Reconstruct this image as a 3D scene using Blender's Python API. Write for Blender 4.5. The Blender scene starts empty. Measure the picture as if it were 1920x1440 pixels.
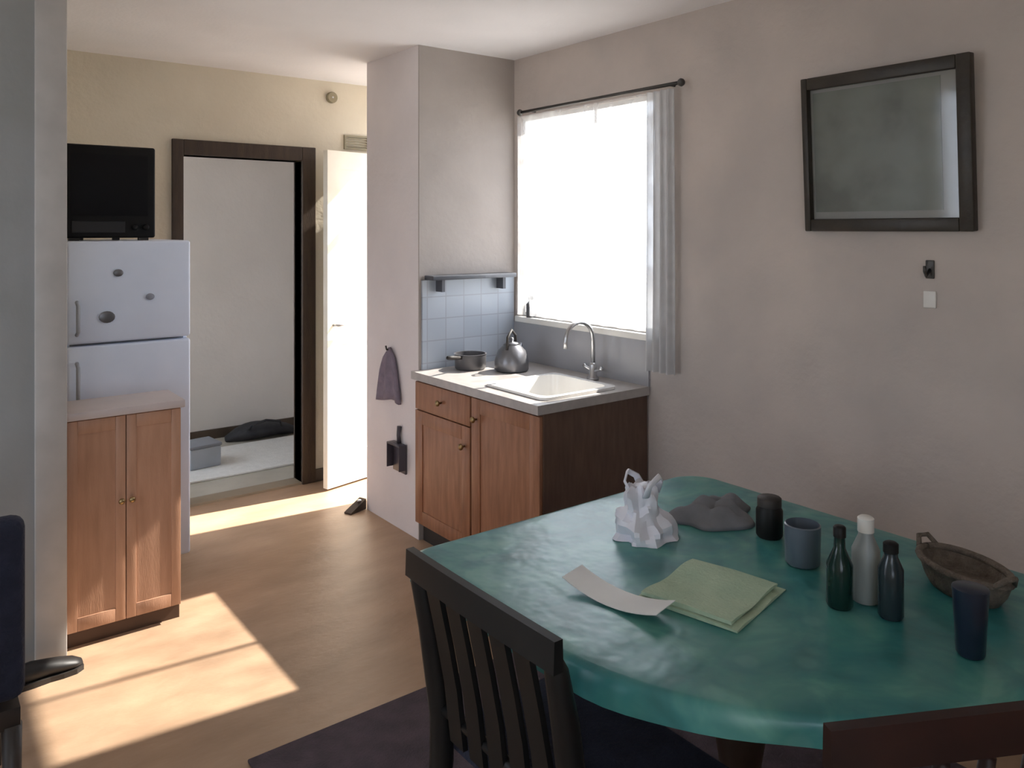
import bpy, bmesh, math, random
from mathutils import Vector, Matrix, noise as mnoise
random.seed(7)
sc = bpy.context.scene
COL = sc.collection
R = math.radians

# ------------------------------------------------------------------ camera
HEAD = 37.6                       # view direction, degrees from +Y towards +X
EYE = 1.55
cam_d = bpy.data.cameras.new('camera')
cam_d.sensor_fit = 'HORIZONTAL'
cam_d.sensor_width = 36.0
cam_d.lens = 1490.0 / 1920.0 * 36.0
cam_d.shift_y = -290.0 / 1920.0
cam_d.clip_start = 0.02
cam = bpy.data.objects.new('camera', cam_d)
COL.objects.link(cam)
cam.location = (0, 0, EYE)
cam.rotation_euler = (R(90), 0, R(-HEAD))
sc.camera = cam

# ------------------------------------------------------------------ sky, sun, exposure
w = bpy.data.worlds.new('sky'); sc.world = w; w.use_nodes = True
bg = w.node_tree.nodes['Background']
bg.inputs['Color'].default_value = (0.80, 0.88, 1.0, 1)
bg.inputs['Strength'].default_value = 5.0
sun_d = bpy.data.lights.new('sun', 'SUN')
sun_d.energy = 22.0
sun_d.color = (1.0, 0.92, 0.81)
sun_d.angle = R(0.8)
sun = bpy.data.objects.new('sun', sun_d); COL.objects.link(sun)
sun.rotation_euler = Vector((-1.0, 0.09, -0.905)).to_track_quat('-Z', 'Y').to_euler()
sun.location = (8, 2, 8)
sc.view_settings.view_transform = 'Standard'
sc.view_settings.look = 'None'
sc.view_settings.gamma = 1.0
sc.view_settings.use_curve_mapping = False
sc.view_settings.exposure = 0.0
sc.cycles.use_denoising = True
sc.cycles.max_bounces = 12
sc.cycles.diffuse_bounces = 7
sc.cycles.transparent_max_bounces = 16


def portal(loc, sx, sy, direction):
    """marks a window opening for the renderer: it guides sky light, gives none itself"""
    d = bpy.data.lights.new('window_portal', 'AREA'); d.shape = 'RECTANGLE'
    d.size = sx; d.size_y = sy; d.cycles.is_portal = True
    o = bpy.data.objects.new('window_portal', d); COL.objects.link(o)
    o.location = loc
    o.rotation_euler = Vector(direction).to_track_quat('-Z', 'Z' if abs(direction[2]) < .5 else 'Y').to_euler()


# ------------------------------------------------------------------ materials
MATS = {}


def mat(name, c1, c2=None, rough=0.6, scale=6.0, detail=4.0, bump=0.0, bscale=60.0, metal=0.0,
        stretch=(1, 1, 1), spec=0.5, lo=0.35, hi=0.65, c3=None, coat=0.0):
    if name in MATS:
        return MATS[name]
    m = bpy.data.materials.new(name); m.use_nodes = True
    nt = m.node_tree; N = nt.nodes; L = nt.links
    p = N['Principled BSDF']
    p.inputs['Roughness'].default_value = rough
    p.inputs['Metallic'].default_value = metal
    p.inputs['Specular IOR Level'].default_value = spec
    p.inputs['Coat Weight'].default_value = coat
    tc = N.new('ShaderNodeTexCoord'); mp = N.new('ShaderNodeMapping')
    mp.inputs['Scale'].default_value = stretch
    L.new(tc.outputs['Object'], mp.inputs['Vector'])
    c2 = c2 or tuple(min(1, v * 0.9) for v in c1)
    n = N.new('ShaderNodeTexNoise'); n.inputs['Scale'].default_value = scale
    n.inputs['Detail'].default_value = detail
    L.new(mp.outputs['Vector'], n.inputs['Vector'])
    r = N.new('ShaderNodeValToRGB')
    r.color_ramp.elements[0].position = lo; r.color_ramp.elements[1].position = hi
    r.color_ramp.elements[0].color = (*c1, 1); r.color_ramp.elements[1].color = (*c2, 1)
    if c3:
        e = r.color_ramp.elements.new((lo + hi) / 2); e.color = (*c3, 1)
    L.new(n.outputs['Fac'], r.inputs['Fac'])
    L.new(r.outputs['Color'], p.inputs['Base Color'])
    if bump > 0:
        n2 = N.new('ShaderNodeTexNoise'); n2.inputs['Scale'].default_value = bscale
        n2.inputs['Detail'].default_value = 3
        L.new(mp.outputs['Vector'], n2.inputs['Vector'])
        b = N.new('ShaderNodeBump'); b.inputs['Strength'].default_value = bump
        b.inputs['Distance'].default_value = 0.01
        L.new(n2.outputs['Fac'], b.inputs['Height'])
        L.new(b.outputs['Normal'], p.inputs['Normal'])
    MATS[name] = m
    return m


def tile_mat(name, c1, c2, grout, w_, h_, rough=0.25, rot=(0, 0, 0)):
    m = bpy.data.materials.new(name); m.use_nodes = True
    nt = m.node_tree; N = nt.nodes; L = nt.links
    p = N['Principled BSDF']; p.inputs['Roughness'].default_value = rough
    tc = N.new('ShaderNodeTexCoord'); mp = N.new('ShaderNodeMapping')
    mp.inputs['Rotation'].default_value = rot
    L.new(tc.outputs['Object'], mp.inputs['Vector'])
    b = N.new('ShaderNodeTexBrick'); b.offset = 0.0
    b.inputs['Color1'].default_value = (*c1, 1); b.inputs['Color2'].default_value = (*c2, 1)
    b.inputs['Mortar'].default_value = (*grout, 1); b.inputs['Scale'].default_value = 1.0
    b.inputs['Mortar Size'].default_value = 0.003
    b.inputs['Brick Width'].default_value = w_; b.inputs['Row Height'].default_value = h_
    L.new(mp.outputs['Vector'], b.inputs['Vector'])
    L.new(b.outputs['Color'], p.inputs['Base Color'])
    return m


def fabric_sheer(name, col, transp, transl):
    """thin cloth: part see-through weave, part light-scattering thread"""
    m = bpy.data.materials.new(name); m.use_nodes = True
    nt = m.node_tree; N = nt.nodes; L = nt.links
    for n in list(N):
        if n.type == 'BSDF_PRINCIPLED': N.remove(n)
    out = [n for n in N if n.type == 'OUTPUT_MATERIAL'][0]
    t = N.new('ShaderNodeBsdfTransparent'); d = N.new('ShaderNodeBsdfDiffuse'); s = N.new('ShaderNodeBsdfTranslucent')
    d.inputs['Color'].default_value = (*col, 1); s.inputs['Color'].default_value = (*col, 1)
    m1 = N.new('ShaderNodeMixShader'); m1.inputs[0].default_value = transl
    L.new(d.outputs[0], m1.inputs[1]); L.new(s.outputs[0], m1.inputs[2])
    m2 = N.new('ShaderNodeMixShader'); m2.inputs[0].default_value = transp
    tc = N.new('ShaderNodeTexCoord'); nz = N.new('ShaderNodeTexNoise'); nz.inputs['Scale'].default_value = 9
    L.new(tc.outputs['Object'], nz.inputs['Vector'])
    mr = N.new('ShaderNodeMapRange'); mr.inputs['From Min'].default_value = .3; mr.inputs['From Max'].default_value = .7
    mr.inputs['To Min'].default_value = max(0, transp - .12); mr.inputs['To Max'].default_value = min(1, transp + .12)
    L.new(nz.outputs['Fac'], mr.inputs['Value']); L.new(mr.outputs[0], m2.inputs[0])
    L.new(m1.outputs[0], m2.inputs[1]); L.new(t.outputs[0], m2.inputs[2])
    L.new(m2.outputs[0], out.inputs['Surface'])
    return m


def glass_mat(name, tint, gloss=0.08, rough=0.02):
    m = bpy.data.materials.new(name); m.use_nodes = True
    nt = m.node_tree; N = nt.nodes; L = nt.links
    for n in list(N):
        if n.type == 'BSDF_PRINCIPLED': N.remove(n)
    out = [n for n in N if n.type == 'OUTPUT_MATERIAL'][0]
    t = N.new('ShaderNodeBsdfTransparent'); t.inputs['Color'].default_value = (*tint, 1)
    g = N.new('ShaderNodeBsdfGlossy'); g.inputs['Roughness'].default_value = rough
    mx = N.new('ShaderNodeMixShader'); mx.inputs[0].default_value = gloss
    L.new(t.outputs[0], mx.inputs[1]); L.new(g.outputs[0], mx.inputs[2])
    L.new(mx.outputs[0], out.inputs['Surface'])
    return m


M_wall = mat('beige_plaster', (0.72, 0.655, 0.53), (0.63, 0.57, 0.455), .85, 2.2, 6, .25, 35, lo=.3, hi=.72)
M_wallr = mat('pinkish_plaster', (0.60, 0.525, 0.475), (0.48, 0.43, 0.40), .85, 2.6, 6, .3, 30, lo=.3, hi=.72)
M_ceil = mat('white_ceiling_paint', (0.86, 0.84, 0.85), (0.79, 0.775, 0.785), .9, 1.5, 3, .1, 60)
M_floor = mat('brown_vinyl_floor', (0.46, 0.31, 0.205), (0.35, 0.228, 0.145), .42, 3.0, 6, .15, 25, stretch=(1, 2.2, 1), lo=.3, hi=.7)
M_floor2 = mat('grey_vinyl_floor', (0.50, 0.47, 0.40), (0.42, 0.39, 0.33), .5, 4, 5, .1, 40)
M_part = mat('grey_partition_paint', (0.31, 0.32, 0.325), (0.26, 0.265, 0.26), .7, 2.0, 5, .15, 25)
M_trimlight = mat('pale_grey_trim_paint', (0.46, 0.44, 0.42), (0.40, 0.38, 0.36), .6, 8)
M_dark = mat('dark_brown_door_wood', (0.055, 0.033, 0.018), (0.035, 0.02, 0.011), .5, 6, 5, .2, 40, stretch=(8, 8, 1))
M_white = mat('white_gloss_paint', (0.80, 0.78, 0.74), (0.74, 0.72, 0.68), .35, 5)
M_cream = mat('cream_door_paint', (0.86, 0.82, 0.72), (0.80, 0.75, 0.64), .45, 4)
M_conc = mat('pale_concrete', (0.52, 0.50, 0.46), (0.44, 0.42, 0.39), .9, 3)


# ------------------------------------------------------------------ mesh helpers
class MB:
    def __init__(s): s.bm = bmesh.new()

    def box(s, x0, x1, y0, y1, z0, z1, bevel=0.0, seg=2):
        b = s.bm
        vs = [b.verts.new(p) for p in ((x0, y0, z0), (x1, y0, z0), (x1, y1, z0), (x0, y1, z0),
                                       (x0, y0, z1), (x1, y0, z1), (x1, y1, z1), (x0, y1, z1))]
        fs = [b.faces.new([vs[i] for i in q]) for q in ((3, 2, 1, 0), (4, 5, 6, 7), (0, 1, 5, 4), (1, 2, 6, 5), (2, 3, 7, 6), (3, 0, 4, 7))]
        if bevel > 0:
            es = list({e for f in fs for e in f.edges})
            bmesh.ops.bevel(b, geom=es, offset=bevel, segments=seg, affect='EDGES', profile=.5)
        return s

    def rings(s, rings, cap0=True, cap1=True):
        """rings: list of lists of points; closed loops joined in order"""
        b = s.bm
        vr = [[b.verts.new(p) for p in r] for r in rings]
        n = len(vr[0])
        for a, c in zip(vr, vr[1:]):
            for i in range(n):
                j = (i + 1) % n
                b.faces.new((a[i], a[j], c[j], c[i]))
        if cap0: b.faces.new(vr[0][::-1])
        if cap1: b.faces.new(vr[-1])
        return s

    def lathe(s, prof, cx=0, cy=0, n=24, sx=1, sy=1, cap0=True, cap1=True):
        rs = []
        for r_, z in prof:
            rs.append([(cx + sx * r_ * math.cos(2 * math.pi * i / n), cy + sy * r_ * math.sin(2 * math.pi * i / n), z) for i in range(n)])
        return s.rings(rs, cap0, cap1)

    def tube(s, pts, rad, n=10, flat=1.0):
        pts = [Vector(p) for p in pts]
        rads = rad if isinstance(rad, (list, tuple)) else [rad] * len(pts)
        rs = []; prev = None
        for i, p in enumerate(pts):
            t = (pts[min(i + 1, len(pts) - 1)] - pts[max(i - 1, 0)]).normalized()
            if prev is None:
                a = Vector((0, 0, 1)) if abs(t.z) < .9 else Vector((1, 0, 0))
                u = t.cross(a).normalized()
            else:
                u = (prev - t * prev.dot(t)).normalized()
            prev = u; v = t.cross(u)
            rs.append([p + rads[i] * (u * math.cos(2 * math.pi * k / n) + v * flat * math.sin(2 * math.pi * k / n)) for k in range(n)])
        return s.rings(rs)

    def build(s, name, m, parent=None, smooth=False, loc=None, auto=None):
        bmesh.ops.recalc_face_normals(s.bm, faces=s.bm.faces)
        me = bpy.data.meshes.new(name); s.bm.to_mesh(me); s.bm.free()
        me.materials.append(m)
        if smooth:
            for p in me.polygons: p.use_smooth = True
            if auto is not None:
                try: me.set_sharp_from_angle(angle=R(auto))
                except Exception: pass
        o = bpy.data.objects.new(name, me); COL.objects.link(o)
        if parent: o.parent = parent
        if loc: o.location = loc
        return o


def box(name, m, x0, x1, y0, y1, z0, z1, parent=None, bevel=0.0, seg=2):
    return MB().box(x0, x1, y0, y1, z0, z1, bevel, seg).build(name, m, parent, smooth=bevel > 0, auto=40)


def tag(o, label, cat, group=None):
    o['label'] = label; o['category'] = cat
    if group: o['group'] = group
    return o


def thing(name, label, cat, loc=(0, 0, 0), rz=0, group=None):
    o = bpy.data.objects.new(name, None); COL.objects.link(o)
    o.location = loc; o.rotation_euler = (0, 0, rz); o.empty_display_size = .1
    return tag(o, label, cat, group)


def struct(o, label=None, cat=None):
    o['kind'] = 'structure'
    if label: o['label'] = label
    if cat: o['category'] = cat
    return o


# ------------------------------------------------------------------ the room shell
XR = 2.65      # window wall
YD = 4.615     # wall with the doorway
HC = 2.47      # ceiling
XL, YN = -1.75, -1.35
T = .12
TR = .075    # thickness of the window wall

struct(box('floor', M_floor, XL - T, XR + T, YN - T, YD + .06, -.1, 0), 'warm brown floor of the room with sun patches', 'floor')
struct(box('floor', M_floor2, .2, 3.5, YD + .06, 6.15, -.1, 0), 'pale grey floor of the room beyond the doorway', 'floor')
struct(box('ceiling', M_ceil, XL - T, XR + .075, YN - T, YD + .1, HC, HC + .1), 'pale off-white ceiling', 'ceiling')
struct(box('ceiling', M_ceil, .2, 3.5, YD + .1, 6.15, HC, HC + .1), 'pale ceiling of the room beyond the doorway', 'ceiling')
# wall with window, exterior door
WY0, WY1, WZ0, WZ1 = 2.395, 3.36, 1.085, 2.15
DY0, DY1, DZ = 4.02, 4.58, 2.36
b = MB()
b.box(XR, XR + TR, YN - T, WY0, 0, HC)
b.box(XR, XR + TR, WY0, WY1, 0, WZ0); b.box(XR, XR + TR, WY0, WY1, WZ1, HC)
b.box(XR, XR + TR, WY1, DY0, 0, HC); b.box(XR, XR + TR, DY0, DY1, DZ, HC); b.box(XR, XR + TR, DY1, YD + .1, 0, HC)
struct(b.build('wall_right', M_wallr), 'mottled pinkish beige plaster wall with framed picture and window', 'wall')
# wall with the doorway
OX0, OX1, OZ = 1.245, 1.935, 1.965
b = MB()
b.box(.2, OX0, YD, YD + .1, 0, HC); b.box(OX1, XR, YD, YD + .1, 0, HC); b.box(OX0, OX1, YD, YD + .1, OZ, HC)
struct(b.build('wall_back', M_wall), 'beige plaster wall around the brown doorway', 'wall')
# pier closing off the kitchen corner
PX, PY0, PY1 = 2.05, 3.42, 3.98
struct(box('wall_kitchen', mat('painted_light_lilac', (.80, .75, .75), (.73, .685, .69), .85, 2.2, 6, .2, 35), PX, XR, PY0 + .008, PY1, 0, HC), 'wall pier beside the kitchen counter, brightness painted in as pale lilac', 'wall')  # pier colour raised so its end face looks more brightly lit
struct(box('wall_kitchen_front_shade', mat('painted_shade_taupe', (.42, .375, .345), (.355, .315, .29), .85, 2.4, 6, .25, 35, lo=.3, hi=.72), PX, XR, PY0, PY0 + .008, 0, HC), 'pier face above the kitchen tiles, shade painted in as darker taupe', 'wall')  # thin plate in a darker colour, standing in for shade on the front
# partition at left, niche side wall, closing walls
PXE = .476
struct(box('wall_partition', M_part, XL, PXE - .10, 3.25, 3.37, 0, HC), 'blue-grey partition wall at left edge of the room', 'wall')
struct(box('trim_1', M_trimlight, PXE - .10, PXE, 3.235, 3.385, 0, HC, bevel=.006), 'pale grey post finishing the end of the partition', 'trim')
struct(box('wall_niche', M_wall, .2, .32, 3.37, YD, 0, HC), 'wall at the side of refrigerator niche', 'wall')
LY0, LY1, LZ0, LZ1 = 1.6, 3.15, .45, 2.25
b = MB()
b.box(XL - T, XL, YN - T, LY0, 0, HC); b.box(XL - T, XL, LY1, 3.37, 0, HC)
b.box(XL - T, XL, LY0, LY1, 0, LZ0); b.box(XL - T, XL, LY0, LY1, LZ1, HC)
struct(b.build('wall_left', M_wall), 'beige plaster wall with an unseen window added for fill light', 'wall')
NX0, NX1, NZ0, NZ1 = -1.6, .1, .7, 2.3
b = MB()
b.box(XL, NX0, YN - T, YN, 0, HC); b.box(NX1, XR, YN - T, YN, 0, HC); b.box(NX0, NX1, YN - T, YN, 0, NZ0); b.box(NX0, NX1, YN - T, YN, NZ1, HC)
struct(b.build('wall_near', M_wall), 'beige plaster wall behind the camera', 'wall')
M_wallf = mat('pale_far_plaster', (.82, .77, .73), (.76, .715, .68), .85, 2.2, 6, .2, 35)
# far room
struct(box('wall_far', M_wallf, .2, 3.5, 6.02, 6.15, 0, HC), 'pale wall of the room beyond the doorway', 'wall')
b = MB()
b.box(.2, .3, YD + .1, 4.8, 0, HC); b.box(.2, .3, 5.9, 6.02, 0, HC); b.box(.2, .3, 4.8, 5.9, 0, .5); b.box(.2, .3, 4.8, 5.9, 2.3, HC)
struct(b.build('wall_far_left', M_wallf), 'far room wall with an unseen window added for light', 'wall')
b = MB(); b.box(3.4, 3.5, YD + .1, 6.02, 0, HC); b.box(XR + TR, 3.5, YD, YD + .1, 0, HC)
struct(b.build('wall_far_right', M_wallf), 'side wall of the far room', 'wall')
# ground outside
struct(box('ground', M_conc, -14, 22, -14, 20, -.35, -.1), 'pale ground outside the house', 'ground')

# portals at the openings
portal((XR + TR + .02, (WY0 + WY1) / 2, (WZ0 + WZ1) / 2), WY1 - WY0, WZ1 - WZ0, (-1, 0, 0))
portal((XR + TR + .02, (DY0 + DY1) / 2, DZ / 2), DY1 - DY0, DZ, (-1, 0, 0))
portal((XL - T - .02, (LY0 + LY1) / 2, (LZ0 + LZ1) / 2), LY1 - LY0, LZ1 - LZ0, (1, 0, 0))
portal(((NX0 + NX1) / 2, YN - T - .02, (NZ0 + NZ1) / 2), NX1 - NX0, NZ1 - NZ0, (0, 1, 0))
portal((.18, 5.35, 1.4), 1.1, 1.8, (1, 0, 0))


# ------------------------------------------------------------------ windows
M_pane = glass_mat('window_pane', (.93, .94, .95))


def window(name, label, x0, x1, y0, y1, z0, z1, mull, fw=.045, mw=.014):
    b = MB()
    b.box(x0, x1, y0, y0 + fw, z0, z1); b.box(x0, x1, y1 - fw, y1, z0, z1)
    b.box(x0, x1, y0 + fw, y1 - fw, z0, z0 + fw); b.box(x0, x1, y0 + fw, y1 - fw, z1 - fw, z1)
    o = struct(b.build(name, M_white), label, 'window')
    m = MB().box(x0 + .005, x1 - .005, mull - mw, mull + mw, z0 + fw, z1 - fw).build('mullion', M_white, o)
    xm = (x0 + x1) / 2
    for a, c in ((y0 + fw, mull - mw), (mull + mw, y1 - fw)):
        MB().box(xm - .002, xm + .002, a, c, z0 + fw, z1 - fw).build('pane', M_pane, o)
    return o


wo = window('window_1', 'bright overexposed kitchen window above the counter', XR + .012, XR + .042, WY0, WY1, WZ0, WZ1, 2.80, .022, .009)
MB().box(XR - .03, XR + .012, WY0 - .03, WY1 + .02, WZ0 - .03, WZ0, .004).build('window_sill', M_white, wo)
window('fill_window_left', 'unseen window placed in the left wall for fill daylight', XL - .09, XL - .045, LY0, LY1, LZ0, LZ1, 2.2)  # out of view, sized and placed to fill the room with daylight
wn = window('fill_window_near', 'wide unseen window behind the camera, added for frontal daylight', -.02, .02, NX0, NX1, NZ0, NZ1, -.75)  # out of view, added to put daylight on faces turned to the camera
wn.rotation_euler = (0, 0, R(-90)); wn.scale = (1, 1, 1)
wn.location = (0, YN - .06, 0)
for _o in [wn] + list(wn.children):
    for _v in _o.data.vertices: _v.co.y = -_v.co.y
    _o.data.flip_normals()
wn.rotation_euler = (0, 0, R(90))
window('fill_window_far', 'unseen window added to light the far room', 0.225, .27, 4.8, 5.9, .5, 2.3, 5.35)  # out of view, added and enlarged to brighten the far room

# ------------------------------------------------------------------ doorway frame
d = MB()
d.box(OX0 - .06, OX0, YD - .02, YD + .12, 0, OZ + .085, .004)
fr = struct(d.build('door_1', M_dark), 'dark brown frame of the open doorway', 'door frame')
MB().box(OX1, OX1 + .085, YD - .022, YD + .12, 0, OZ + .085, .004).build('jamb', M_dark, fr)
MB().box(OX0, OX1, YD - .02, YD + .12, OZ, OZ + .085, .004).build('head', M_dark, fr)
MB().box(OX0, OX1, YD - .01, YD + .11, 0, .012).build('threshold', mat('worn_threshold', (.30, .24, .17), None, .5), fr)

# exterior door leaf standing open
dl = thing('door_2', 'cream painted door leaf standing open in bright sun beside the doorway', 'door', (XR - .01, 4.562, 0), R(180 + 13.5))
dl['kind'] = 'structure'
LW = .66
b = MB(); b.box(0, .09, -.02, .02, .012, 2.02); b.box(LW - .09, LW, -.02, .02, .012, 2.02)
b.box(.09, LW - .09, -.02, .02, .012, .20); b.box(.09, LW - .09, -.02, .02, .86, .98); b.box(.09, LW - .09, -.02, .02, 1.91, 2.02)
b.build('door_frame', M_cream, dl)
for z0, z1 in ((.20, .86), (.98, 1.91)):
    MB().box(.09, LW - .09, -.010, .010, z0, z1).build('panel', M_cream, dl)
b = MB(); b.tube([(LW - .045, .02, .98), (LW - .045, .06, .98), (LW - .14, .06, .98)], .009, 8)
b.build('door_handle', mat('brushed_steel', (.55, .55, .56), None, .35, metal=1.0), dl, smooth=True)
fo = MB()
fo.box(XR + .02, XR + .06, DY0, DY0 + .03, 0, DZ); fo.box(XR + .02, XR + .06, DY1 - .012, DY1, 0, DZ)
fo.box(XR + .02, XR + .06, DY0 + .03, DY1 - .012, DZ - .03, DZ); fo.box(XR + .02, XR + .06, DY0 + .03, DY1 - .012, 2.035, 2.06)
fo = struct(fo.build('trim_2', M_cream), 'cream frame of the outside door', 'trim')
MB().box(XR + .036, XR + .040, DY0 + .03, DY1 - .012, 2.06, DZ - .03).build('transom_pane', M_pane, fo)

# baseboards
M_base = mat('dark_baseboard', (.10, .07, .05), (.07, .05, .035), .5)
struct(box('baseboard_back', M_base, OX1 + .085, XR, YD - .016, YD, 0, .075, bevel=.003), 'dark baseboard below the sunlit wall', 'baseboard')
struct(box('baseboard_niche', M_base, .32, OX0 - .06, YD - .016, YD, 0, .075, bevel=.003), 'dark baseboard behind refrigerator', 'baseboard')
struct(box('baseboard_right', M_base, XR - .016, XR, YN, 2.40, 0, .075, bevel=.003), 'dark baseboard along the picture wall', 'baseboard')
struct(box('baseboard_far', M_base, .3, 3.4, 6.005, 6.02, 0, .07), 'dark baseboard of far room', 'baseboard')

# ------------------------------------------------------------------ kitchen corner
M_oak = mat('reddish_brown_wood', (.36, .165, .09), (.26, .115, .06), .38, 5, 6, .1, 50, stretch=(9, 9, 1.2))
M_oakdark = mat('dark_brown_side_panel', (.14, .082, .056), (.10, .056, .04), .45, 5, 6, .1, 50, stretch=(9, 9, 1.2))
M_top = mat('pale_worktop_laminate', (.46, .43, .41), (.40, .37, .355), .3, 25)
M_plinth = mat('black_plinth', (.03, .025, .022), None, .6)
M_steel = mat('steel', (.60, .60, .61), (.52, .52, .53), .3, 12, metal=1.0)
M_knob = mat('dull_brass_knob', (.38, .28, .14), None, .35, metal=1.0)
CX0, CY0, CY1, CZ = 2.0, 2.43, 3.415, .85


def base_unit(label, y0, y1, drawer, endpanel):
    u = thing('base_cabinet', label, 'cabinet', (CX0 + .02, y0, 0), 0, 'kitchen base cabinets under the window')
    W = y1 - y0; D = XR - .01 - CX0 - .02
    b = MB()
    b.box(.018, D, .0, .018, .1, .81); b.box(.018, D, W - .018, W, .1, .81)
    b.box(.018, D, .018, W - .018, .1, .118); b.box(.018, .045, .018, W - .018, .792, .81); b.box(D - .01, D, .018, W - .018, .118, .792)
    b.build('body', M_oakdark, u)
    MB().box(.05, .068, .0, W, 0, .1).build('plinth', M_plinth, u)
    MB().box(.05, D, .0, .016, 0, .1).build('plinth', M_plinth, u)
    ztop = .80
    if drawer:
        dr = MB().box(0, .018, .004, W - .004, .665, .80, .003).build('drawer', M_oak, u, True, auto=40)
        MB().lathe([(.004, 0), (.006, .012), (.014, .018), (.014, .026), (.006, .03)], n=14).build('knob', M_knob, dr, True, loc=(0, W / 2, .732)).rotation_euler = (0, R(-90), 0)
        ztop = .66
    b = MB(); st = .065
    y_0, y_1, z0 = .004, W - .004, .105
    b.box(0, .018, y_0, y_0 + st, z0, ztop, .002); b.box(0, .018, y_1 - st, y_1, z0, ztop, .002)
    b.box(0, .018, y_0 + st, y_1 - st, z0, z0 + st, .002); b.box(0, .018, y_0 + st, y_1 - st, ztop - st, ztop, .002)
    dd = b.build('door', M_oak, u, True, auto=40)
    MB().box(.006, .014, y_0 + st, y_1 - st, z0 + st, ztop - st).build('door_panel', M_oak, dd)
    MB().lathe([(.004, 0), (.006, .012), (.014, .018), (.014, .026), (.006, .03)], n=14).build('knob', M_knob, dd, True, loc=(0, W - .045 if endpanel else .045, ztop - .09)).rotation_euler = (0, R(-90), 0)
    return u


CM = (CY0 + .01 + CY1) / 2
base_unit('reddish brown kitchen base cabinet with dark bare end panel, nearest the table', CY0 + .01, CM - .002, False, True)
base_unit('reddish brown kitchen base cabinet with drawer, against the wall pier', CM + .002, CY1 - .003, True, False)
# worktop with a cut-out for the sink
SX0, SX1, SY0, SY1 = 2.09, 2.48, 2.495, 2.885
b = MB()
b.box(CX0, XR - .005, CY0, SY0, .812, CZ); b.box(CX0, XR - .005, SY1, CY1, .812, CZ)
b.box(CX0, SX0, SY0, SY1, .812, CZ); b.box(SX1, XR - .005, SY0, SY1, .812, CZ)
tag(b.build('worktop', M_top), 'pale kitchen worktop catching sun below the bright window', 'worktop')
sk = thing('sink', 'white enamel sink set into the worktop below the window', 'sink', ((SX0 + SX1) / 2, (SY0 + SY1) / 2, CZ))
M_enamel = mat('white_enamel', (.82, .81, .79), (.78, .77, .75), .15)


def rrect(hx, hy, r, z, n=6):
    pts = []
    for cx, cy, a0 in ((hx - r, hy - r, 0), (-hx + r, hy - r, 90), (-hx + r, -hy + r, 180), (hx - r, -hy + r, 270)):
        for k in range(n + 1):
            a = R(a0 + 90 * k / n)
            pts.append((cx + r * math.cos(a), cy + r * math.sin(a), z))
    return pts


hx, hy = (SX1 - SX0) / 2, (SY1 - SY0) / 2
MB().rings([rrect(hx + .018, hy + .018, .04, .001), rrect(hx + .018, hy + .018, .04, .012), rrect(hx - .01, hy - .01, .05, .012),
            rrect(hx - .016, hy - .016, .05, -.03), rrect(hx - .03, hy - .03, .06, -.15), rrect(hx - .10, hy - .10, .06, -.17)], False, True).build('basin', M_enamel, sk, True, auto=50)
MB().lathe([(.032, 0), (.032, .006), (.02, .006)], n=18).build('drain', M_steel, sk, True, loc=(0, 0, -.171))
tp = thing('tap', 'chrome swan-neck tap standing behind the sink', 'tap', (2.555, 2.70, CZ))
MB().lathe([(.028, 0), (.028, .012), (.018, .02), (.016, .07), (.012, .08)], n=16).build('base', M_steel, tp, True)
MB().tube([(0, 0, .07)] + [(-.085 + .085 * math.cos(a), 0, .19 + .085 * math.sin(a)) for a in [math.pi * k / 10 for k in range(11)]] + [(-.17, 0, .16)], .010, 10).build('spout', M_steel, tp, True)
for s in (-1, 1):
    MB().tube([(0, s * .012, .045), (0, s * .05, .055), (0, s * .06, .062)], [.008, .007, .011], 8).build('handle', M_steel, tp, True)
# tiled splashbacks
M_tile = tile_mat('blue_grey_tiles', (.42, .46, .52), (.38, .42, .48), (.34, .36, .40), .11, .11, .25, (R(90), 0, 0))
M_tile2 = tile_mat('grey_tiles', (.44, .44, .46), (.40, .40, .42), (.34, .34, .36), .11, .11, .25, (R(90), 0, R(90)))
o = box('wall_splashback', M_tile, PX + .012, XR - .012, PY0 - .012, PY0, CZ, 1.295); struct(o, 'blue-grey tiled splashback on the kitchen pier', 'splashback')
o = box('wall_window_splashback', M_tile2, XR - .012, XR, CY0, PY0 - .012, CZ, WZ0 - .03); struct(o, 'grey tiled splashback under the window', 'splashback')
sh = thing('wall_shelf', 'narrow dark shelf rail along the top of blue-grey tiles', 'shelf', (PX + .03, PY0, 1.297))
MB().box(0, .52, -.085, -.0, 0, .022, .003).build('board', mat('dark_grey_shelf', (.085, .09, .105), (.07, .075, .09), .5), sh, True, auto=40)
for x in (.06, .44):
    MB().box(x, x + .018, -.07, -.001, -.06, 0).build('bracket', MATS['dark_grey_shelf'], sh)

kt = thing('kettle', 'grey metal kettle on the worktop below the window corner', 'kettle', (2.40, 3.12, CZ), R(30))
M_grey = mat('dull_grey_metal', (.20, .20, .215), (.16, .16, .17), .35, 8, metal=.6)
MB().lathe([(.075, 0), (.085, .01), (.085, .05), (.07, .10), (.045, .125), (.042, .13)], n=24).build('body', M_grey, kt, True, auto=50)
MB().lathe([(.042, .13), (.03, .14), (.008, .143), (.012, .16), (.004, .166)], n=18).build('lid', M_grey, kt, True)
MB().tube([(.07, 0, .06), (.11, 0, .09), (.125, 0, .12)], [.018, .013, .010], 10).build('spout', M_grey, kt, True)
MB().tube([(-.06, 0, .11), (-.05, 0, .17), (0, 0, .20), (.05, 0, .17), (.055, 0, .12)], .007, 8).build('handle', M_plinth, kt, True)
pt = thing('saucepan', 'small dark saucepan on the worktop against the tiles', 'saucepan', (2.27, 3.29, CZ), R(200))
M_pan = mat('dark_enamel', (.10, .095, .10), (.07, .07, .075), .35)
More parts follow.
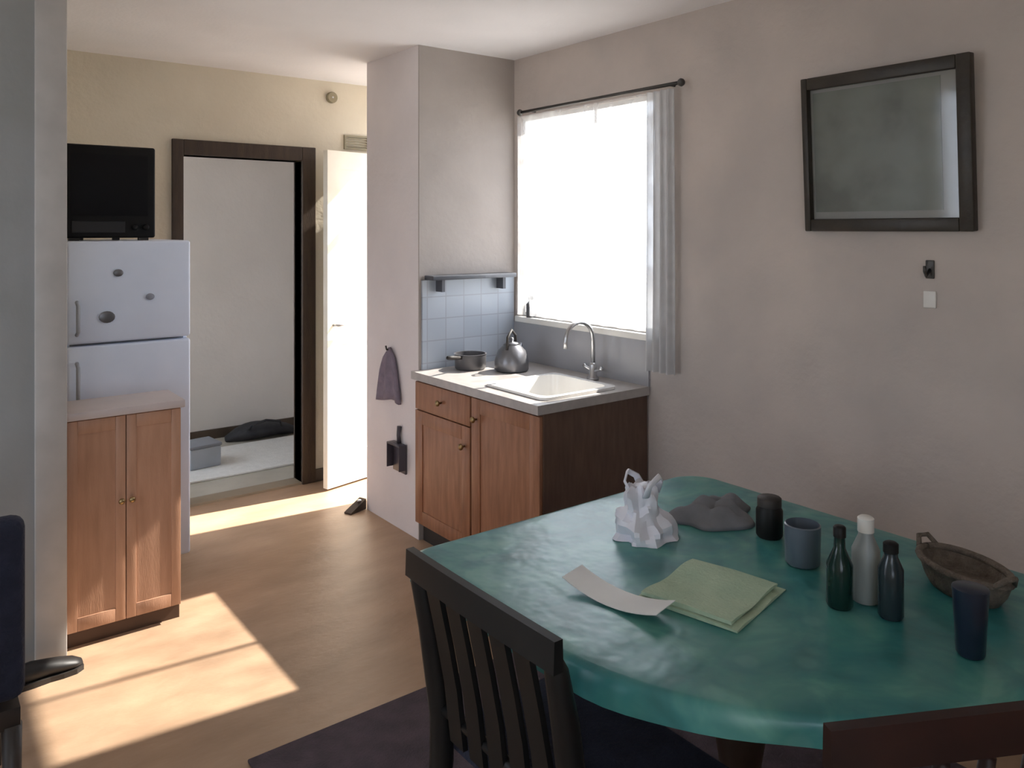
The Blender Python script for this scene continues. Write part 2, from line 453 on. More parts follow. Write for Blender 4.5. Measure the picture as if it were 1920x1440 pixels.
MB().lathe([(.07, 0), (.078, .008), (.08, .075), (.084, .078), (.076, .078), (.073, .012), (.0005, .01)], n=24, cap1=True).build('pot', M_pan, pt, True, auto=50)
MB().tube([(.078, 0, .065), (.15, 0, .075), (.19, 0, .08)], [.008, .01, .009], 8).build('handle', M_plinth, pt, True)
tp2 = thing('soap_bottle', 'small dark soap bottle on the window sill at left corner', 'bottle', (2.645, 3.27, WZ0))
MB().lathe([(.024, 0), (.026, .01), (.026, .07), (.012, .085), (.012, .095)], n=16).build('body', M_pan, tp2, True)
MB().lathe([(.014, .095), (.014, .115), (.004, .12)], n=12).build('cap', M_plinth, tp2, True)

# pier: towel and dustpan hanging on its narrow face
tw = thing('towel', 'mauve-grey towel hanging from a hook on the pier end', 'towel', (PX, 3.70, .90))
M_tow = mat('mauve_towel', (.255, .215, .27), (.20, .17, .215), .95, 20, 3, .4, 90)
b = MB(); n = 18; rr = []
for k in range(9):
    z = .02 - .27 * k / 8
    hw = .02 + .10 * min(1, (k / 8) ** .55)
    ring = []
    for i in range(n):
        t = i / (n - 1); y = -hw + 2 * hw * t
        ring.append((-.022 - .010 * math.sin(t * 13 + .5) * min(1, k / 3), y, z + .012 * math.sin(t * 5)))
    for i in range(n - 1, -1, -1):
        t = i / (n - 1); y = -hw + 2 * hw * t
        ring.append((-.008 - .006 * math.sin(t * 13 + .5) * min(1, k / 3), y, z + .012 * math.sin(t * 5)))
    rr.append(ring)
b.rings(rr).build('cloth', M_tow, tw, True)
MB().tube([(0, 0, .02), (-.03, 0, .02), (-.035, 0, .04)], .005, 8).build('hook', M_plinth, tw, True)
dp = thing('dustpan', 'dark dustpan hanging low on the pier end', 'dustpan', (PX, 3.60, .30))
M_dp = mat('dark_purple_plastic', (.07, .06, .075), None, .4)
b = MB(); b.box(-.012, -.004, -.065, .065, 0, .15, .002); b.box(-.05, -.012, -.065, -.059, .02, .15, .002); b.box(-.05, -.012, .059, .065, .02, .15, .002); b.box(-.05, -.012, -.059, .059, .142, .15, .002)
b.build('pan', M_dp, dp, True, auto=40)
MB().tube([(-.012, 0, .15), (-.016, 0, .19), (-.010, 0, .235)], [.011, .010, .013], 10).build('handle', M_dp, dp, True)
ds = thing('doorstop', 'small dark wedge doorstop on floor by the pier', 'doorstop', (1.985, 3.99, 0), R(20))
MB().rings([[(-.06, -.025, 0), (.06, -.025, 0), (.06, -.025, .055), (-.06, -.025, .008)], [(-.06, .025, 0), (.06, .025, 0), (.06, .025, .055), (-.06, .025, .008)]]).build('wedge', mat('dark_brown_rubber', (.05, .03, .02), None, .7), ds)
MB().lathe([(.012, 0), (.012, .01), (.006, .013)], n=12).build('ring', M_steel, ds, True, loc=(.03, 0, .042))


# curtains
def curtain(name, label, m, x, y0, y1, z0, z1, folds, amp, hem=0.0, gather=0.0):
    b = MB(); nu, nv = max(24, folds * 10), 14
    g = []
    for j in range(nv + 1):
        v = j / nv; row = []
        for i in range(nu + 1):
            u = i / nu
            yy = y0 + (y1 - y0) * u + gather * math.sin(v * math.pi) * (u - .5)
            a = amp * (.5 + .5 * v)
            row.append(b.bm.verts.new((x + a * math.sin(u * folds * 2 * math.pi + .4 * math.sin(v * 3)), yy, z1 + (z0 + hem * u - z1) * v)))
        g.append(row)
    for j in range(nv):
        for i in range(nu):
            b.bm.faces.new((g[j][i], g[j][i + 1], g[j + 1][i + 1], g[j + 1][i]))
    o = b.build(name, m, None, True)
    return tag(o, label, 'curtain')


M_sheer = fabric_sheer('white_net_curtain', (.95, .95, .96), .74, .7)
M_cur = fabric_sheer('grey_curtain', (.70, .70, .71), .10, .45)
curtain('net_curtain', 'white net curtain glowing across the kitchen window', M_sheer, XR - .035, WY0 - .005, WY1 - .01, WZ0 + .012, 2.15, 9, .010)
curtain('curtain', 'pale grey curtain drawn to the right side of the kitchen window', M_cur, XR - .045, 2.255, WY0 + .015, .93, 2.15, 4, .018)
cr = thing('curtain_rod', 'thin dark curtain rod above the kitchen window', 'curtain rod', (XR - .04, 2.22, 2.17))
M_rod = mat('dark_metal_rod', (.09, .085, .08), None, .4, metal=.7)
MB().tube([(0, 0, 0), (0, 1.10, 0)], .008, 10).build('rod', M_rod, cr, True)
for y in (0, 1.10):
    MB().lathe([(.004, -.016), (.014, -.01), (.018, 0), (.014, .01), (.004, .016)], n=14).build('finial', M_rod, cr, True, loc=(0, y, 0)).rotation_euler = (R(90), 0, 0)
for y in (.07, 1.02):
    MB().tube([(.04, y, -.0), (0, y, -.0)], .006, 8).build('bracket', M_rod, cr, True)

# ------------------------------------------------------------------ picture on the wall
pic = thing('framed_picture', 'dark framed picture with grey-green print hanging on the plaster wall', 'picture', (XR, 1.355, 1.545), 0)
pic.rotation_euler = (0, R(-3.2), 0)
PW, PH, BW, BD = .575, .55, .043, .035
M_frame = mat('black_brown_frame', (.035, .026, .016), (.022, .016, .010), .45, 14, 4, .2, 40)
y0, y1 = -PW / 2, PW / 2
for nm, a in (('frame_bar', (y0, y0 + BW, 0, PH)), ('frame_bar', (y1 - BW * .55, y1, 0, PH)), ('frame_bar', (y0 + BW, y1 - BW * .55, 0, BW)), ('frame_bar', (y0 + BW, y1 - BW * .55, PH - BW, PH))):
    MB().box(-BD - .004, -.004, a[0], a[1], a[2], a[3], .004).build(nm, M_frame, pic, True, auto=40)
iy0, iy1 = y0 + BW, y1 - BW * .55
MB().box(-.014, -.008, iy0, iy1, BW, PH - BW).build('mount', mat('grey_mount_board', (.33, .325, .30), None, .8), pic)
M_print = mat('grey_green_print', (.20, .215, .185), (.125, .13, .105), .5, 5.5, 5, lo=.38, hi=.62, c3=(.175, .185, .155))
MB().box(-.016, -.014, iy0 + .055, iy1 - .01, BW + .025, PH - BW - .012).build('print', M_print, pic)
MB().box(-.020, -.018, iy0, iy1, BW, PH - BW).build('glass', glass_mat('picture_glass', (.97, .97, .97), .05, .08), pic)
hk = thing('wall_hook', 'small metal hook on the wall below framed picture', 'hook', (XR, 1.215, 1.42))
MB().box(-.006, 0, -.014, .014, -.03, .03, .003).build('plate', M_rod, hk, True, auto=40)
MB().tube([(-.004, 0, 0), (-.03, 0, -.02), (-.04, 0, -.005), (-.04, 0, .012)], .005, 8).build('prong', M_rod, hk, True)
MB().box(-.008, 0, -.02, .02, -.125, -.07, .003).build('pale_pad', M_white, hk, True, auto=40)

# little things on the doorway wall
jb = thing('junction_box', 'small round box on wall above the cream door', 'junction box', (2.13, YD, 2.37))
MB().lathe([(.035, 0), (.035, .02), (.03, .026)], n=20).build('cover', mat('olive_plastic', (.30, .26, .17), None, .5), jb, True, auto=40).rotation_euler = (R(90), 0, 0)
MB().lathe([(.006, .025), (.006, .029)], n=10).build('screw', M_steel, jb).rotation_euler = (R(90), 0, 0)
vg = thing('vent_grille', 'small olive vent grille on wall over the cream door', 'vent', (2.30, YD, 2.10))
b = MB(); b.box(-.085, .085, -.014, 0, -.045, -.033); b.box(-.085, .085, -.014, 0, .033, .045); b.box(-.085, -.073, -.014, 0, -.033, .033); b.box(.073, .085, -.014, 0, -.033, .033)
b.build('frame', MATS['olive_plastic'], vg)
for k in range(4):
    MB().box(-.073, .073, -.011, -.002, -.029 + k * .0165, -.021 + k * .0165).build('slat', MATS['olive_plastic'], vg)

# ------------------------------------------------------------------ refrigerator, television, cupboard
M_fr = mat('bluish_white_enamel', (.76, .83, .97), (.71, .78, .92), .3, 4)
fx0, fx1, fy0, fy1, fh = .555, 1.06, 3.80, 4.40, 1.50
fg = thing('refrigerator', 'white refrigerator behind the wooden cupboard', 'refrigerator', (fx0, fy0, 0))
FW, FD = fx1 - fx0, fy1 - fy0
MB().box(0, FW, .055, FD, .04, fh, .012).build('body', M_fr, fg, True, auto=40)
MB().box(0, FW, 0, .05, 1.06, fh, .012, 3).build('freezer_door', M_fr, fg, True, auto=40)
fd = MB().box(0, FW, 0, .05, .06, 1.05, .012, 3).build('door', M_fr, fg, True, auto=40)
MB().box(.02, FW - .02, .05, .055, .06, fh - .01).build('gasket', mat('grey_gasket', (.28, .28, .29), None, .7), fg)
for x in (.05, FW - .05):
    for y in (.09, FD - .05):
        MB().lathe([(.02, 0), (.02, .02), (.012, .045)], n=12).build('foot', M_plinth, fg, loc=(x, y, 0))
for z0, z1 in ((1.10, 1.24), (.80, .98)):
    MB().tube([(.04, .002, z0), (.04, -.03, z0 + .015), (.04, -.03, z1 - .015), (.04, .002, z1)], .008, 8).build('handle', mat('grey_handle', (.40, .42, .46), None, .35), fg, True)
for lab, cat_, x, z, s, m in (('grey square magnet high on the refrigerator door', 'magnet', .20, 1.36, .020, M_grey), ('dark oval magnet left on the refrigerator door', 'magnet', .155, 1.17, .032, M_grey), ('small grey magnet right on the refrigerator door', 'magnet', .33, 1.25, .018, mat('slate_magnet', (.28, .30, .36), None, .5))):
    o = MB().lathe([(s, 0), (s, .006), (s * .7, .009)], n=16, sy=.8).build('magnet', m, None, True, auto=40, loc=(fx0 + x, fy0, z))
    o.rotation_euler = (R(90), 0, 0); tag(o, lab, cat_, 'magnets on the refrigerator')
# television
tv = thing('television', 'black boxy television standing on top of refrigerator', 'television', (.735, 3.86, fh))
M_black = mat('black_plastic', (.008, .0075, .0075), (.005, .005, .005), .6, 8, spec=.2)
TWd, TH = .375, .42
b = MB()
b.box(-TWd / 2, TWd / 2, 0, .05, .012, TH, .010, 3)
b.build('front_case', M_black, tv, True, auto=40)
MB().rings([[(-.17, .05, .03), (.17, .05, .03), (.17, .05, .40), (-.17, .05, .40)], [(-.16, .18, .04), (.16, .18, .04), (.16, .18, .39), (-.16, .18, .39)],
            [(-.10, .34, .07), (.10, .34, .07), (.10, .34, .30), (-.10, .34, .30)]]).build('back_case', M_black, tv)
M_screen = mat('dark_screen_glass', (.006, .006, .007), None, .45, spec=.15)
n = 10; rs = []
b = MB(); g = []
for j in range(n + 1):
    row = []
    for i in range(n + 1):
        u, v = i / n * 2 - 1, j / n * 2 - 1
        row.append(b.bm.verts.new((u * .155, -.001 - .012 * (1 - u * u) * (1 - v * v), .245 + v * .135)))
    g.append(row)
for j in range(n):
    for i in range(n):
        b.bm.faces.new((g[j][i], g[j][i + 1], g[j + 1][i + 1], g[j + 1][i]))
b.build('screen', M_screen, tv, True)
MB().box(-.15, .06, -.004, .002, .035, .085, .001).build('speaker_grille', mat('charcoal_mesh', (.018, .018, .02), None, .8), tv)
for x in (.10, .145):
    MB().lathe([(.014, 0), (.014, .008), (.008, .012)], n=14).build('knob', M_black, tv, True, loc=(x, 0, .06)).rotation_euler = (R(90), 0, 0)
for x in (-.14, .14):
    MB().box(x - .02, x + .02, .01, .04, 0, .014).build('foot', M_plinth, tv)
    MB().box(x * .55 - .015, x * .55 + .015, .27, .29, 0, .10).build('foot', M_plinth, tv)
# cupboard
M_cup = mat('warm_brown_cupboard_wood', (.50, .285, .185), (.39, .21, .13), .42, 4, 6, .12, 40, stretch=(8, 8, 1), lo=.3, hi=.7)
qx0, qx1, qy0, qy1, qh = .482, .885, 3.30, 3.54, .875
cp = thing('cupboard', 'warm brown wooden cupboard with pale top in front of refrigerator', 'cupboard', (qx0, qy0, 0))
W, D = qx1 - qx0, qy1 - qy0
b = MB(); b.box(0, .016, .018, D, .06, qh - .03); b.box(W - .016, W, .018, D, .06, qh - .03); b.box(.016, W - .016, .018, D, .06, .078); b.box(.016, W - .016, D - .008, D, .078, qh - .03)
b.box(.016, W - .016, .018, D - .008, qh - .046, qh - .03); b.box(.016, W - .016, .018, D - .008, .42, .436)
b.build('body', M_cup, cp)
MB().box(.0, W, .03, .046, 0, .06).build('plinth', mat('dark_brown_plinth', (.075, .038, .022), None, .6), cp)
MB().box(-.004, W + .012, -.012, D, qh - .03, qh, .004).build('top', mat('pale_pink_laminate', (.60, .52, .50), (.54, .47, .45), .4), cp, True, auto=40)
for k, (xa, xb) in enumerate(((.002, W / 2 - .0015), (W / 2 + .0015, W - .002))):
    b = MB(); st = .035
    b.box(xa, xa + st, 0, .017, .064, qh - .034, .002); b.box(xb - st, xb, 0, .017, .064, qh - .034, .002)
    b.box(xa + st, xb - st, 0, .017, .064, .064 + .05, .002); b.box(xa + st, xb - st, 0, .017, qh - .084, qh - .034, .002)
    dd = b.build('door', M_cup, cp, True, auto=40)
    MB().box(xa + st, xb - st, .004, .013, .114, qh - .084).build('door_panel', M_cup, dd)
    MB().lathe([(.004, 0), (.005, .010), (.011, .015), (.011, .021), (.004, .025)], n=14).build('knob', M_knob, dd, True, loc=((xb - .017) if k == 0 else (xa + .017), 0, .52)).rotation_euler = (R(90), 0, 0)

# shoe at the foot of the partition
so = thing('shoe', 'black low shoe lying at foot of the grey partition', 'shoe', (.405, 3.15, 0), R(5))
M_sh = mat('black_leather', (.012, .011, .011), None, .5)
prof = [(-.105, .028, .050), (-.09, .034, .062), (-.05, .036, .064), (0, .033, .056), (.04, .038, .046), (.08, .036, .034), (.105, .020, .020)]
rs = []
for x, hw, h in prof:
    rs.append([(x, hw * math.cos(2 * math.pi * k / 14), .012 + h * .5 + h * .5 * math.sin(2 * math.pi * k / 14)) for k in range(14)])
MB().rings(rs).build('upper', M_sh, so, True)
rs = [[(x * 1.02, hw * 1.05, 0), (x * 1.02, -hw * 1.05, 0), (x * 1.02, -hw * 1.05, .018), (x * 1.02, hw * 1.05, .018)] for x, hw, h in prof]
MB().rings(rs).build('sole', M_plinth, so)

# ------------------------------------------------------------------ far room contents
rug = box('bath_mat', mat('pale_mat', (.80, .80, .78), (.74, .74, .72), .95, 30, 3, .4, 120), 1.30, 2.35, 5.02, 5.70, 0, .014, bevel=.005)
tag(rug, 'pale mat on the floor beyond the doorway', 'mat')
bgo = thing('bag', 'flat dark bag lying by the far wall beyond the doorway', 'bag', (2.14, 5.84, 0), R(-5))
M_bag = mat('charcoal_bag_cloth', (.035, .035, .04), (.02, .02, .024), .7, 10, 3, .3, 60)
rs = []
for k in range(15):
    t = k / 14; x = -.26 + .52 * t; s = math.sin(math.pi * min(max(t, .03), .97)) ** .45
    rs.append([(x, .11 * s * math.cos(a), .062 * s + .06 * s * math.sin(a) * (1 + .15 * math.sin(7 * t))) for a in [2 * math.pi * q / 14 for q in range(14)]])
MB().rings(rs).build('body', M_bag, bgo, True)
MB().tube([(-.12, -.09, .09), (-.10, -.12, .13), (0, -.12, .15), (.10, -.12, .13), (.12, -.09, .09)], .009, 8).build('strap', M_bag, bgo, True)
sb = thing('storage_box', 'pale blue box on the floor beyond the doorway', 'box', (1.55, 5.35, .014), R(6))
MB().box(-.10, .10, -.10, .10, 0, .13, .008).build('body', mat('pale_blue_plastic', (.40, .45, .52), None, .5), sb, True, auto=40)
MB().box(-.105, .105, -.105, .105, .13, .15, .006).build('lid', mat('slate_plastic', (.24, .26, .30), None, .5), sb, True, auto=40)

# ------------------------------------------------------------------ dark rug under the table
rg = box('rug', mat('dark_mauve_rug', (.085, .062, .075), (.06, .045, .055), .98, 14, 4, .5, 150), .80, 2.42, -.2, 2.30, 0, .010, bevel=.004)
tag(rg, 'dark mauve rug on the floor under the table', 'rug')

# ------------------------------------------------------------------ table with oilcloth
TX0, TX1, TY0, TY1, TZ = 1.0, 2.08, .55, 1.72, .745
tc_ = ((TX0 + TX1) / 2, (TY0 + TY1) / 2)
tb = thing('dining_table', 'dining table under a teal green cloth', 'table', (tc_[0], tc_[1], 0))
M_tab = mat('dark_table_wood', (.06, .035, .022), (.04, .024, .015), .45, 5, 5, .1, 50)
hx, hy = (TX1 - TX0) / 2, (TY1 - TY0) / 2


def table_outline(z, n=24):
    pts = []
    for cx, cy, a0, r in ((1, 1, 0, .10), (-1, 1, 90, .06), (-1, -1, 180, .66), (1, -1, 270, .12)):
        for k in range(n + 1):
            a = R(a0 + 90 * k / n)
            pts.append((cx * (hx - r) + r * math.cos(a), cy * (hy - r) + r * math.sin(a), z))
    return pts


MB().rings([table_outline(TZ - .028), table_outline(TZ - .004)]).build('tabletop', M_tab, tb)
MB().lathe([(.075, .055), (.08, .07), (.05, .12), (.045, .30), (.06, .40), (.045, .55), (.05, .66), (.11, TZ - .028)], n=24).build('pedestal', M_tab, tb, True, auto=50)
for k in range(4):
    f = MB().tube([(.03, 0, .085), (.14, 0, .07), (.26, 0, .035), (.32, 0, .028)], [.034, .03, .022, .018], 10).build('foot', M_tab, tb, True)
    f.rotation_euler = (0, 0, R(90 * k))


def cloth_material():
    m = bpy.data.materials.new('teal_oilcloth'); m.use_nodes = True
    nt = m.node_tree; N = nt.nodes; L = nt.links
    p = N['Principled BSDF']; p.inputs['Roughness'].default_value = .33; p.inputs['Specular IOR Level'].default_value = .6
    tc = N.new('ShaderNodeTexCoord')
    n1 = N.new('ShaderNodeTexNoise'); n1.inputs['Scale'].default_value = 5.0; n1.inputs['Detail'].default_value = 4; n1.inputs['Distortion'].default_value = 1.2
    L.new(tc.outputs['Object'], n1.inputs['Vector'])
    r1 = N.new('ShaderNodeValToRGB'); cr_ = r1.color_ramp
    cr_.elements[0].position = .30; cr_.elements[0].color = (.020, .145, .150, 1)
    cr_.elements[1].position = .72; cr_.elements[1].color = (.12, .34, .29, 1)
    e = cr_.elements.new(.46); e.color = (.035, .20, .205, 1)
    e = cr_.elements.new(.58); e.color = (.06, .25, .23, 1)
    L.new(n1.outputs['Fac'], r1.inputs['Fac'])
    v = N.new('ShaderNodeTexVoronoi'); v.inputs['Scale'].default_value = 11
    L.new(tc.outputs['Object'], v.inputs['Vector'])
    r2 = N.new('ShaderNodeValToRGB'); r2.color_ramp.elements[0].position = .18; r2.color_ramp.elements[1].position = .30
    r2.color_ramp.elements[0].color = (1, 1, 1, 1); r2.color_ramp.elements[1].color = (0, 0, 0, 1)
    L.new(v.outputs['Distance'], r2.inputs['Fac'])
    mx = N.new('ShaderNodeMix'); mx.data_type = 'RGBA'
    mm = N.new('ShaderNodeMath'); mm.operation = 'MULTIPLY'; mm.inputs[1].default_value = .35
    L.new(r2.outputs['Color'], mm.inputs[0]); L.new(mm.outputs[0], mx.inputs['Factor'])
    L.new(r1.outputs['Color'], mx.inputs['A']); mx.inputs['B'].default_value = (.15, .35, .33, 1)
    L.new(mx.outputs['Result'], p.inputs['Base Color'])
    n2 = N.new('ShaderNodeTexNoise'); n2.inputs['Scale'].default_value = 7; n2.inputs['Detail'].default_value = 3
    L.new(tc.outputs['Object'], n2.inputs['Vector'])
    bp = N.new('ShaderNodeBump'); bp.inputs['Strength'].default_value = .35; bp.inputs['Distance'].default_value = .02
    L.new(n2.outputs['Fac'], bp.inputs['Height']); L.new(bp.outputs['Normal'], p.inputs['Normal'])
    return m


b = MB(); rr = []
base = table_outline(0)
NB = len(base)
def ring(scale, z, out=0.0, wav=0.0, zw=0.0):
    pts = []
    for i, (x, y, _) in enumerate(base):
        nx, ny = x, y
        l = math.hypot(x, y); s = i / NB * 2 * math.pi
        o = out + wav * (math.sin(11 * s) + .6 * math.sin(17 * s + 1))
        pts.append((x * scale + x / l * o, y * scale + y / l * o, z + zw * (math.sin(5 * s + 1) + .5 * math.sin(9 * s))))
    return pts
for s in (.05, .25, .45, .65, .82, .93): rr.append(ring(s, TZ + .001 + .0015 * (1 - s)))
rr += [ring(.99, TZ + .0012), ring(1, TZ - .001, .005), ring(1, TZ - .012, .012, .001), ring(1, TZ - .03, .015, .003),
       ring(1, TZ - .04, .016, .004, .002), ring(1, TZ - .052, .017, .005, .005)]
cl = b.rings(rr, True, False).build('tablecloth', cloth_material(), None, True, loc=(tc_[0], tc_[1], 0))
tag(cl, 'teal green patterned oilcloth draped over the dining table', 'tablecloth')
ZT = TZ + .003


# chairs
def chair(label, loc, rz, m_wood, m_seat, nsp=4, back_h=.88, width=.43, slat=0.0, post=1.0, group='dark wooden chairs around the table'):
    """back at local y=0, seat towards +y"""
    c = thing('dining_chair', label, 'chair', loc, rz, group)
    hw = width / 2
    MB().rings([[(-hw, 0.02, .425), (hw, 0.02, .425), (hw + .015, .40, .425), (-hw - .015, .40, .425)],
                [(-hw, 0.02, .455), (hw, 0.02, .455), (hw + .015, .40, .455), (-hw - .015, .40, .455)]]).build('seat', m_seat, c)
    for s in (-1, 1):
        MB().tube([(s * (hw - .018), -.05, 0), (s * (hw - .018), .0, .40), (s * (hw - .018), .0, .50), (s * (hw - .018), -.03, .70), (s * (hw - .016), -.052, back_h - .075), (s * (hw - .016), -.064, back_h - .03)], [.017 * post, .02 * post, .02 * post, .019 * post, .016 * post, .008], 10).build('back_leg', m_wood, c, True)
        MB().tube([(s * (hw - .005), .385, 0), (s * (hw - .018), .365, .425)], [.015, .021], 10).build('front_leg', m_wood, c, True)
        MB().tube([(s * (hw - .016), -.015, .20), (s * (hw - .010), .375, .20)], .010, 8).build('stretcher', m_wood, c, True)
    MB().tube([(-hw + .01, .18, .20), (hw - .01, .18, .20)], .010, 8).build('stretcher', m_wood, c, True)
    # curved top rail
    rs = []
    for k in range(13):
        t = k / 12 * 2 - 1; x = t * (hw + .005); y = -.065 - .018 * (1 - t * t); zt = back_h - .012 * t * t
        rs.append([(x, y - .011, zt - .055), (x, y + .011, zt - .055), (x, y + .009, zt), (x, y - .009, zt)])
    MB().rings(rs).build('top_rail', m_wood, c, True, auto=35)
    MB().tube([(-hw + .02, -.004, .52), (hw - .02, -.004, .52)], .012, 8).build('lower_rail', m_wood, c, True)
    for k in range(nsp):
        t = (k + 1) / (nsp + 1) * 2 - 1; x = t * (hw - .02)
        if slat:
            rs = [[(x - slat, y - .006, z), (x + slat, y - .006, z), (x + slat, y + .006, z), (x - slat, y + .006, z)] for y, z in ((-.004, .47), (-.02, .60), (-.04, .70), (-.068, back_h - .05))]
            MB().rings(rs).build('back_slat', m_wood, c, True, auto=35)
            continue
        MB().tube([(x, -.004, .52), (x, -.035, .68), (x, -.068, back_h - .07)], [.010, .012, .010], 8).build('spindle', m_wood, c, True)
    return c


M_blk = mat('black_painted_wood', (.009, .0085, .008), (.006, .006, .006), .5, 10, spec=.3)
M_navy = mat('navy_upholstery', (.018, .022, .045), (.012, .015, .032), .9, 20, 3, .4, 120)
M_mah = mat('dark_mahogany', (.030, .010, .0075), (.016, .006, .005), .45, 8, 4, spec=.35)
chair('black slat back dining chair tucked in at the left side of table', (.92, 1.225, .013), R(-90), M_blk, M_navy, 5, .875, .47, .024, 1.3)
chair('dark reddish brown spindle back chair at near end of the table', (1.15, .50, .013), R(-28), M_mah, M_mah, 5, .925, .44)

# navy chair at the left edge
nc = thing('padded_chair', 'navy padded chair at the left edge below the grey partition', 'chair', (.02, 2.30, 0), 0)
M_leg = mat('dark_brown_leg', (.03, .022, .018), None, .5)
MB().box(-.23, .225, -.035, .035, .40, .845, .028, 4).build('backrest', M_navy, nc, True, auto=60)
MB().box(-.23, .225, .035, .46, .38, .46, .025, 4).build('seat', M_navy, nc, True, auto=60)
MB().box(-.22, .215, -.02, .44, .33, .38, .003).build('seat_frame', M_leg, nc, True, auto=40)
for x in (-.20, .197):
    MB().tube([(x, -.03, 0), (x, -.005, .335)], [.016, .023], 10).build('leg', M_leg, nc, True)
    MB().tube([(x, .43, 0), (x, .415, .335)], [.016, .023], 10).build('leg', M_leg, nc, True)

# ------------------------------------------------------------------ things on the table
# crumpled white bag
cb = thing('plastic_bag', 'crumpled white plastic bag standing at the far end of the table', 'bag', (1.555, 1.44, ZT), R(20))
M_pl = mat('white_thin_plastic', (.76, .76, .82), (.66, .66, .73), .4, 8)
rs = []; NA = 40
for k in range(15):
    t = k / 14; z = .135 * t
    rad = .098 * (1 - .30 * t - .42 * t * t) + .010 * math.sin(t * 9)
    row = []
    for q in range(NA):
        a = 2 * math.pi * q / NA
        fold = abs(math.sin(2.5 * a + 1.4 * t + .6)) + .6 * abs(math.sin(4 * a - 3 * t))
        nz = mnoise.noise(Vector((math.cos(a) * 2, math.sin(a) * 2, t * 4 + 3)))
        r_ = rad * (1.0 - .16 * fold + .30 * nz)
        row.append((r_ * 1.1 * math.cos(a) - .02 * t, r_ * .9 * math.sin(a) + .012 * t, z + .022 * nz * min(1, 3 * t)))
    rs.append(row)
MB().rings(rs).build('body', M_pl, cb, True, auto=28)
for s_ in (-1, 1):
    MB().tube([(-.05, .02 * s_, .115), (-.06, .035 * s_, .15), (-.02, .045 * s_, .165), (.015, .035 * s_, .145), (.02, .02 * s_, .115)], [.012, .009, .008, .009, .012], 8, .4).build('handle', M_pl, cb, True)
# slumped grey cloth next to it
rs = []; NA = 56
for k in range(16):
    t = k / 15; rad = 1.0 - t
    row = []
    for q in range(NA):
        a = 2 * math.pi * q / NA
        edge = 1 + .16 * math.sin(3 * a + .5) + .10 * math.sin(5 * a + 2)
        x, y = .13 * max(rad, .02) * edge * math.cos(a), .095 * max(rad, .02) * edge * math.sin(a)
        ridge = abs(math.sin(38 * x + 22 * y + 1)) * .020 + abs(math.sin(-20 * x + 41 * y)) * .014
        lift = min(1, t * 2.2)
        row.append((x, y, .0005 + .006 * min(1, t * 12) + lift * (.012 + ridge)))
    rs.append(row)
o = MB().rings(rs).build('rumpled_cloth', mat('slate_grey_cloth', (.20, .205, .225), (.15, .155, .17), .9, 12), None, True, loc=(1.80, 1.41, ZT))
tag(o, 'rumpled slate grey cloth beside the white bag', 'cloth')
# pale green placemat and white paper
M_pg = mat('pale_green_cloth', (.44, .56, .41), (.38, .51, .37), .8, 14, 3, .3, 120)
pm = thing('placemat', 'pale green folded placemat in the middle of the table', 'placemat', (1.415, 1.115, ZT), R(12))
b = MB(); rs = []
for k in range(13):
    x = -.125 + .25 * k / 12; z = .004 + .003 * math.sin(k * .9)
    rs.append([(x, -.115, 0), (x, .115, 0), (x, .115, z), (x, .0, z + .004), (x, -.115, z)])
b.rings(rs).build('lower_fold', M_pg, pm, True, auto=40)
b = MB(); rs = []
for k in range(13):
    x = -.12 + .235 * k / 12; z = .013 + .004 * math.sin(k * .7 + 1)
    rs.append([(x, -.10, .0095), (x, .108, .0095), (x, .108, z), (x, .0, z + .003), (x, -.10, z)])
b.rings(rs).build('upper_fold', M_pg, pm, True, auto=40)
b = MB(); rs = []
for k in range(11):
    t = k / 10; y = -.12 + .25 * t; z = .002 + .022 * (abs(t - .5) * 2) ** 2
    rs.append([(-.035, y, z), (.035, y, z + .006), (.035, y, z + .0075), (-.035, y, z + .0015)])
o = b.rings(rs).build('paper_sheet', mat('white_paper', (.82, .83, .82), None, .6), None, True, auto=40, loc=(1.225, 1.215, ZT)); o.rotation_euler = (0, 0, R(8))
tag(o, 'curling white paper strip beside pale green placemat', 'paper')


def bottle(name, label, cat, x, y, prof, m, capm, capprof, tilt=(0, 0), labelm=None, lab=None):
    t = thing(name, label, cat, (x, y, ZT)); t.rotation_euler = (tilt[0], tilt[1], 0)
    MB().lathe(prof, n=20).build('body', m, t, True, auto=50)
    MB().lathe(capprof, n=16).build('cap', capm, t, True, auto=50)
    if lab: MB().lathe(lab, n=20, cap0=False, cap1=False).build('paper_label', labelm, t, True)
    return t


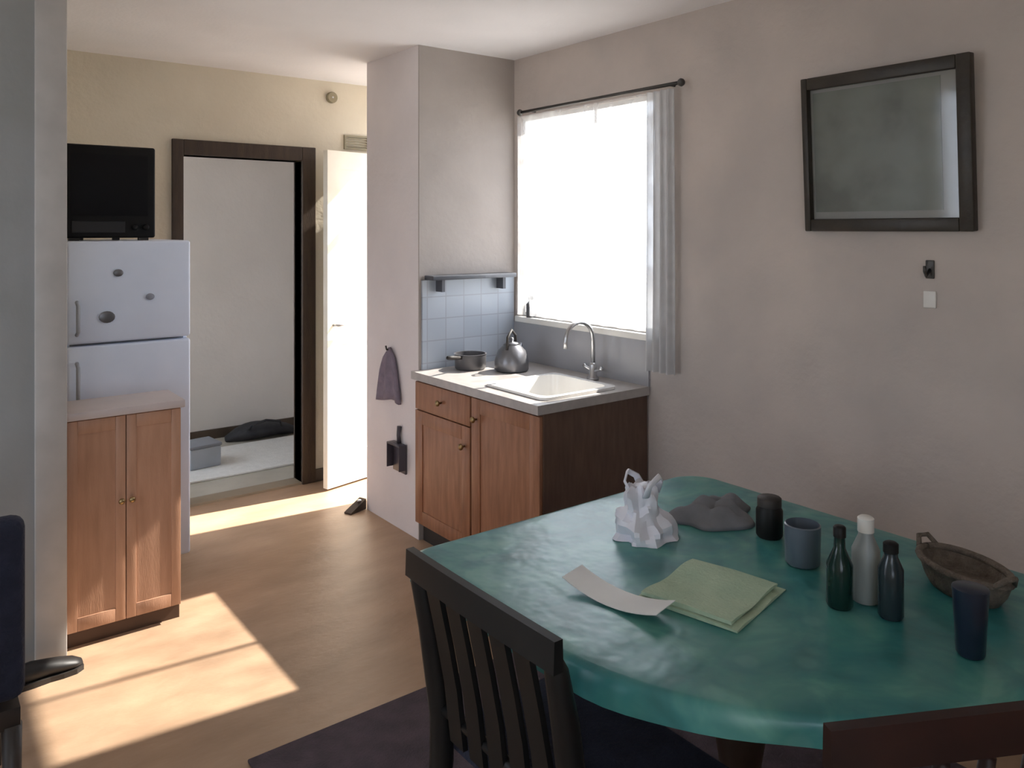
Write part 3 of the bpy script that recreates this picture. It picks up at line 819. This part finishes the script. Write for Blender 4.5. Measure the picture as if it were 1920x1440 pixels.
M_gb = mat('dark_green_glass', (.008, .03, .024), None, .12)
M_pb = mat('pale_frosted_plastic', (.34, .37, .37), (.28, .31, .31), .35)
M_db = mat('dark_blue_grey_glass', (.022, .035, .042), None, .15)
bottle('bottle', 'dark green glass bottle on the table, left of the pale one', 'bottle', 1.585, .915, [(.024, 0), (.027, .006), (.027, .09), (.012, .125), (.011, .15)], M_gb, M_blk, [(.013, .148), (.013, .168), (.010, .171)])
bottle('bottle', 'pale frosted bottle on the table between two dark bottles', 'bottle', 1.655, .895, [(.026, 0), (.029, .006), (.029, .11), (.016, .14), (.015, .15)], M_pb, M_white, [(.017, .149), (.017, .178), (.012, .182)])
bottle('bottle', 'dark blue-grey bottle on the table, right of the pale one', 'bottle', 1.625, .825, [(.022, 0), (.025, .006), (.025, .10), (.014, .125), (.013, .135)], M_db, M_blk, [(.015, .134), (.015, .152), (.011, .155)])
bottle('jar', 'squat dark jar on wall side of the table beside grey cloth', 'jar', 1.80, 1.235, [(.030, 0), (.034, .006), (.034, .07), (.028, .082)], M_blk, M_plinth, [(.031, .081), (.031, .10), (.028, .103)])
mg = thing('mug', 'blue-grey mug on the table between dark jar and bottles', 'mug', (1.715, 1.085, ZT), R(40))
M_mug = mat('blue_grey_glaze', (.13, .16, .20), (.10, .125, .16), .3)
MB().lathe([(.034, 0), (.040, .005), (.042, .095), (.039, .097), (.036, .012), (.0005, .01)], n=24).build('cup', M_mug, mg, True, auto=50)
MB().tube([(.040, 0, .075), (.065, 0, .07), (.07, 0, .045), (.055, 0, .025), (.040, 0, .022)], .006, 8).build('handle', M_mug, mg, True)
bk = thing('basket', 'low brown oval basket on the table near the picture wall', 'basket', (1.87, .785, ZT), R(65))
M_bk = mat('brown_wicker', (.16, .125, .095), (.10, .078, .06), .8, 40, 3, .8, 90)
b = MB()
b.lathe([(.085, 0), (.10, .02), (.112, .05), (.115, .055), (.106, .055), (.095, .022), (.0005, .012)], n=28, sx=1.0, sy=.62).build('bowl', M_bk, bk, True)
pts = [(1.12 * .10 * math.cos(a), .62 * 1.12 * .10 * math.sin(a), .057) for a in [2 * math.pi * k / 28 for k in range(29)]]
MB().tube(pts, .008, 8).build('rim', M_bk, bk, True)
for s in (-1, 1):
    MB().tube([(s * .108, -.025, .057), (s * .125, -.012, .078), (s * .125, .012, .078), (s * .108, .025, .057)], .006, 8).build('handle', M_bk, bk, True)
bottle('tumbler', 'dark navy tumbler at the near right edge of the table', 'tumbler', 1.60, .66, [(.022, 0), (.025, .005), (.031, .115), (.031, .12)], mat('navy_plastic', (.012, .02, .04), None, .3), mat('navy_plastic', (.012, .02, .04)), [(.032, .119), (.032, .126), (.028, .128)])
